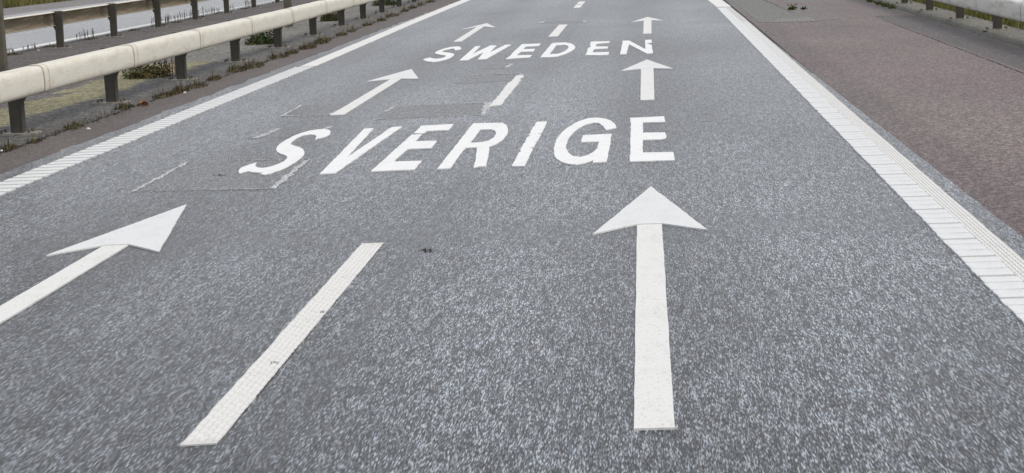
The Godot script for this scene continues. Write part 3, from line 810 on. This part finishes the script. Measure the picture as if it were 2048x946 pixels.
func build_plants() -> void:
	var tufts := [[-6.53, 19.44, 0.16, 0.10, 0.5, "sparse dry weed tuft beside a scrap of white litter"], [-6.46, 20.1, 0.12, 0.07, 0.5, "small low grass tuft in the joint near the first guardrail post"], [-6.50, 21.7, 0.20, 0.10, 0.1, "fresh green grass tuft in the joint before the second guardrail post"], [-6.58, 24.15, 0.20, 0.11, 0.4, "bushy olive grass tuft at a guardrail base plate beside the orange leaf"],
		[-6.50, 25.9, 0.26, 0.11, 0.55, "wide olive grass tuft in the joint beyond the orange leaf"], [-6.46, 26.6, 0.24, 0.14, 0.65, "brownish grass tuft in the middle of a row of three"], [-6.42, 27.5, 0.30, 0.12, 0.4, "long low grass tuft before the third guardrail post"], [-6.48, 28.9, 0.20, 0.12, 0.9, "dark dried weed tuft beside the third guardrail post"]]
	for k in [30.9, 31.7, 34.2, 35.3, 36.9, 38.6, 39.4, 41.6, 43.2, 46.2, 48.6, 51.2, 54.4, 57.0, 59.2, 62.0]:
		tufts.append([-6.46 - maxf(0.0, k - 38.0) * 0.014 + rng.randf_range(-0.06, 0.06), k, rng.randf_range(0.18, 0.36), rng.randf_range(0.10, 0.17), rng.randf_range(0.3, 0.8), "weed tuft rooted in the joint along the farther guardrail posts"])
	for t in tufts:
		var o := put(weed_mesh(int(rng.randf_range(70, 150) * t[2] / 0.2), t[2] * 0.5, t[2] * 1.6, t[3], t[4]), "weed_tuft", self, Vector3(t[0], 0.0, -t[1]))
		tag(o, t[5], "weed", "weed tufts in the joint along the white guardrail")
	# thin weeds that creep along the joint between the tufts
	var creep := begin()
	for k in 1500:
		var z := 17.0 + 48.0 * pow(rng.randf(), 1.2)
		if fine.get_noise_2d(z * 30.0, 900.0) < -0.05:
			continue
		var c := Color(0.09, 0.09, 0.035).lerp(Color(0.12, 0.08, 0.045), rng.randf())
		blade(creep, Vector3(-6.5 - maxf(0.0, z - 38.0) * 0.012 + rng.randfn() * 0.06, -0.01, -z), rng.randf() * TAU, rng.randf_range(0.015, 0.06), rng.randf_range(0.01, 0.05), 0.004, c)
	var cr := put(done(creep, M.leaf), "creeping_weeds", self)
	tag(cr, "thin creeping weeds and moss along the joint beside the brown strip", "ground cover")
	cr.set_meta("kind", "stuff")

	var shrubs := [[-7.78, 30.1, 0.38, 0.30, "low shrub with orange dead leaves and bare stems under the guardrail", 0], [-7.75, 39.3, 0.36, 0.42, "dense dark green shrub filling a gap under the white guardrail", 1], [-8.05, 49.9, 0.28, 0.38, "small olive shrub between two farther guardrail posts", 2], [-8.05, 60.6, 0.40, 0.40, "green shrub at the far end with a red leaf beneath", 1]]
	for s in shrubs:
		var o := thing("shrub", Vector3(s[0], 0, -s[1]), s[4], "shrub", "shrubs growing in the median")
		var greens := [Color(0.035, 0.06, 0.02), Color(0.055, 0.085, 0.025), Color(0.03, 0.045, 0.018)]
		if s[5] == 0:
			greens = [Color(0.055, 0.065, 0.025), Color(0.10, 0.095, 0.035), Color(0.035, 0.05, 0.02), Color(0.14, 0.085, 0.035)]
		if s[5] == 2:
			greens = [Color(0.06, 0.07, 0.025), Color(0.085, 0.085, 0.03), Color(0.045, 0.05, 0.02)]
		put(leaf_cloud(1100, Vector3(s[2], s[3], s[2] * 1.3), 0.05, greens), "foliage", o)
		put(stems_mesh(26, s[2] * 0.8, s[3] * 1.05, Color(0.11, 0.075, 0.045), false), "stems", o)
		put(leaf_cloud(90, Vector3(s[2] * 1.15, 0.035, s[2] * 1.2), 0.06, [Color(0.30, 0.16, 0.05), Color(0.22, 0.15, 0.06), Color(0.28, 0.22, 0.11)]), "fallen_leaves", o)
	for d in [[-7.45, 30.3, "bare brown stems beside the shrub with orange dead leaves"]]:
		var o := put(stems_mesh(22, 0.16, 0.42, Color(0.15, 0.09, 0.06), true), "dry_weed", self, Vector3(d[0], 0, -d[1]))
		tag(o, d[2], "weed")
	for z in [39.2, 40.6, 44.4, 45.0, 51.8, 52.6, 53.4, 54.6, 55.6, 56.7, 58.2, 59.6, 61.5, 64.8]:
		var tall := 0.30 if z > 44.0 else 0.16
		var o := put(stems_mesh(9, 0.16, tall, Color(0.12, 0.095, 0.085), true), "dry_weed", self, Vector3(-12.98 - maxf(0.0, z - 45.0) * 0.01, -0.003, -z))
		tag(o, "thin dry weed stems standing along the opposite road's edge line", "weed", "dry weeds along the opposite edge line")
	for z in [39.0, 41.9, 44.8, 49.0, 51.9, 53.2, 55.2, 57.0, 59.4, 63.0]:
		var o := put(weed_mesh(110, 0.16, 0.3, 0.09, 0.6), "weed_clump", self, Vector3(-12.86 - maxf(0.0, z - 45.0) * 0.01 + rng.randf_range(-0.1, 0.1), -0.003, -z))
		tag(o, "low dark weed clump at the foot of the brown backed guardrail", "weed", "low clumps along the brown backed guardrail")
	for z in [45.2, 46.3, 47.6, 49.4]:
		var o := put(leaf_cloud(170, Vector3(0.09, 0.09, 0.32), 0.045, [Color(0.07, 0.10, 0.03), Color(0.12, 0.13, 0.04)]), "kerb_weed", self, Vector3(5.58, -0.075, -z))
		tag(o, "low green weeds growing against the foot of the kerb", "weed", "weeds against the kerb")
	var pl := thing("shoulder_weed", Vector3(3.37, -0.03, -45.6), "small lone green plant rooted in a crack of the shoulder", "weed")
	put(leaf_cloud(120, Vector3(0.10, 0.17, 0.10), 0.06, [Color(0.08, 0.11, 0.02), Color(0.04, 0.05, 0.02), Color(0.13, 0.14, 0.04)]), "foliage", pl)
	put(leaf_cloud(40, Vector3(0.05, 0.05, 0.05), 0.05, [Color(0.06, 0.065, 0.03)]), "foliage", pl, Vector3(0.26, 0, 0.1))
	put(stems_mesh(6, 0.05, 0.16, Color(0.08, 0.09, 0.03), false), "stems", pl)

	var grass := begin()
	for k in 30000:
		var z := rng.randf_range(27.0, 62.0)
		var x := 6.24 + 2.4 * pow(rng.randf(), 1.3)
		var c := Color(0.12, 0.14, 0.035).lerp(Color(0.24, 0.21, 0.085), clampf(rng.randf() * 0.9 + 0.5 * fine.get_noise_2d(x * 60.0, z * 40.0), 0.0, 1.0))
		blade(grass, Vector3(x, -0.06, -z), rng.randf() * TAU, rng.randf_range(0.08, 0.2), rng.randf_range(0.02, 0.12), rng.randf_range(0.004, 0.008), c)
	var gr := put(done(grass, M.leaf), "grass", self)
	tag(gr, "yellow green grass behind the weathered guardrail and kerb", "grass")
	gr.set_meta("kind", "stuff")
	var grass2 := begin()
	for k in 40000:
		var z := rng.randf_range(66.0, 104.0)
		var x := -25.7 - 7.0 * pow(rng.randf(), 1.2)
		var t := clampf(0.35 + rng.randf() * 0.5 + 1.1 * fine.get_noise_2d(x * 25.0, z * 18.0), 0.0, 1.0)
		var c := Color(0.045, 0.06, 0.018).lerp(Color(0.19, 0.17, 0.06), t)
		blade(grass2, Vector3(x, -0.06 + (-25.5 - x) * 0.10, -z), rng.randf() * TAU, rng.randf_range(0.12, 0.34), rng.randf_range(0.02, 0.16), rng.randf_range(0.007, 0.014), c)
	var g2 := put(done(grass2, M.leaf), "grass", self)
	tag(g2, "rough olive grass bank beyond the opposite carriageway", "grass")
	g2.set_meta("kind", "stuff")

	var leaf := put(leaf_cloud(4, Vector3(0.04, 0.03, 0.04), 0.085, [Color(0.42, 0.18, 0.05)]), "dead_leaf", self, Vector3(-6.47, 0.012, -24.85))
	tag(leaf, "curled orange dead leaf lying in the joint by a guardrail post", "leaf")
	var leaf2 := put(leaf_cloud(5, Vector3(0.05, 0.04, 0.05), 0.10, [Color(0.10, 0.05, 0.03)]), "dead_leaf", self, Vector3(-6.44, 0.01, -24.45))
	tag(leaf2, "dark brown dead leaf lying next to the orange one", "leaf")
	var bits := [[-6.53, 19.25, "white litter scrap at the sparse tuft in the joint"], [-6.25, 21.4, "white litter scrap on the brown strip by the green tuft"], [-6.33, 26.4, "flat white litter scrap on the brown strip by the row of tufts"], [-12.75, 40.45, "white litter scrap beside a post of the brown backed guardrail"]]
	for b in bits:
		var st := begin()
		var ring := []
		for i in 7:
			ring.append(Vector3(cos(i * TAU / 7) * rng.randf_range(0.02, 0.05), rng.randf_range(0.004, 0.02), sin(i * TAU / 7) * rng.randf_range(0.02, 0.06)))
		for i in 7:
			quad(st, Vector3(0, 0.03, 0), ring[i], ring[(i + 1) % 7], Vector3(0, 0.03, 0))
			quad(st, ring[i], Vector3(ring[i].x, -0.004, ring[i].z), Vector3(ring[(i + 1) % 7].x, -0.004, ring[(i + 1) % 7].z), ring[(i + 1) % 7])
		var o := put(done(st, M.litter), "litter_scrap", self, Vector3(b[0], -0.002, -b[1]))
		o.scale = Vector3.ONE * 0.6
		tag(o, b[2], "litter", "white scraps of litter")

func _ready() -> void:
	rng.seed = 20240611
	patchy.seed = 5
	patchy.frequency = 0.01
	patchy.fractal_octaves = 3
	fine.seed = 9
	fine.frequency = 0.01
	fine.fractal_octaves = 3
	# ---- camera, sky, sun, exposure
	var cam := Camera3D.new()
	cam.name = "camera"
	add_child(cam)
	cam.position = Vector3(0, 1.9, 0)
	cam.rotation = Vector3(-0.15168, 0.07298, -0.04510)
	cam.fov = 13.7999
	cam.near = 0.1
	cam.far = 3000.0
	cam.current = true
	var env := Environment.new()
	env.background_mode = Environment.BG_SKY
	var sky := Sky.new()
	var sm := ProceduralSkyMaterial.new()
	sm.sky_top_color = Color(0.825, 0.84, 0.87)
	sm.sky_horizon_color = Color(0.885, 0.89, 0.90)
	sm.sky_curve = 0.3
	sm.ground_bottom_color = Color(0.30, 0.30, 0.29)
	sm.ground_horizon_color = Color(0.55, 0.56, 0.57)
	sm.sun_angle_max = 1.0
	sky.sky_material = sm
	env.sky = sky
	env.tonemap_mode = Environment.TONE_MAPPER_LINEAR
	env.tonemap_exposure = 1.15
	env.sdfgi_enabled = true
	env.ssao_enabled = true
	env.ssil_enabled = true
	var we := WorldEnvironment.new()
	we.name = "world"
	we.environment = env
	add_child(we)
	var sun := DirectionalLight3D.new()
	sun.name = "sun"
	add_child(sun)
	sun.rotation_degrees = Vector3(-50, 65, 0)
	sun.light_energy = 0.5
	sun.light_angular_distance = 18.0
	sun.light_color = Color(1.0, 0.965, 0.91)
	sun.shadow_enabled = true

	make_materials()
	M.sealant_dull = mat(M.tight.albedo_texture, 0.8, srgb(0.42, 0.41, 0.39))
	M.seam_band = mat(M.rail.albedo_texture, 0.5, srgb(0.78, 0.74, 0.67))
	build_setting()
	build_markings()
	build_guardrails()
	build_plants()
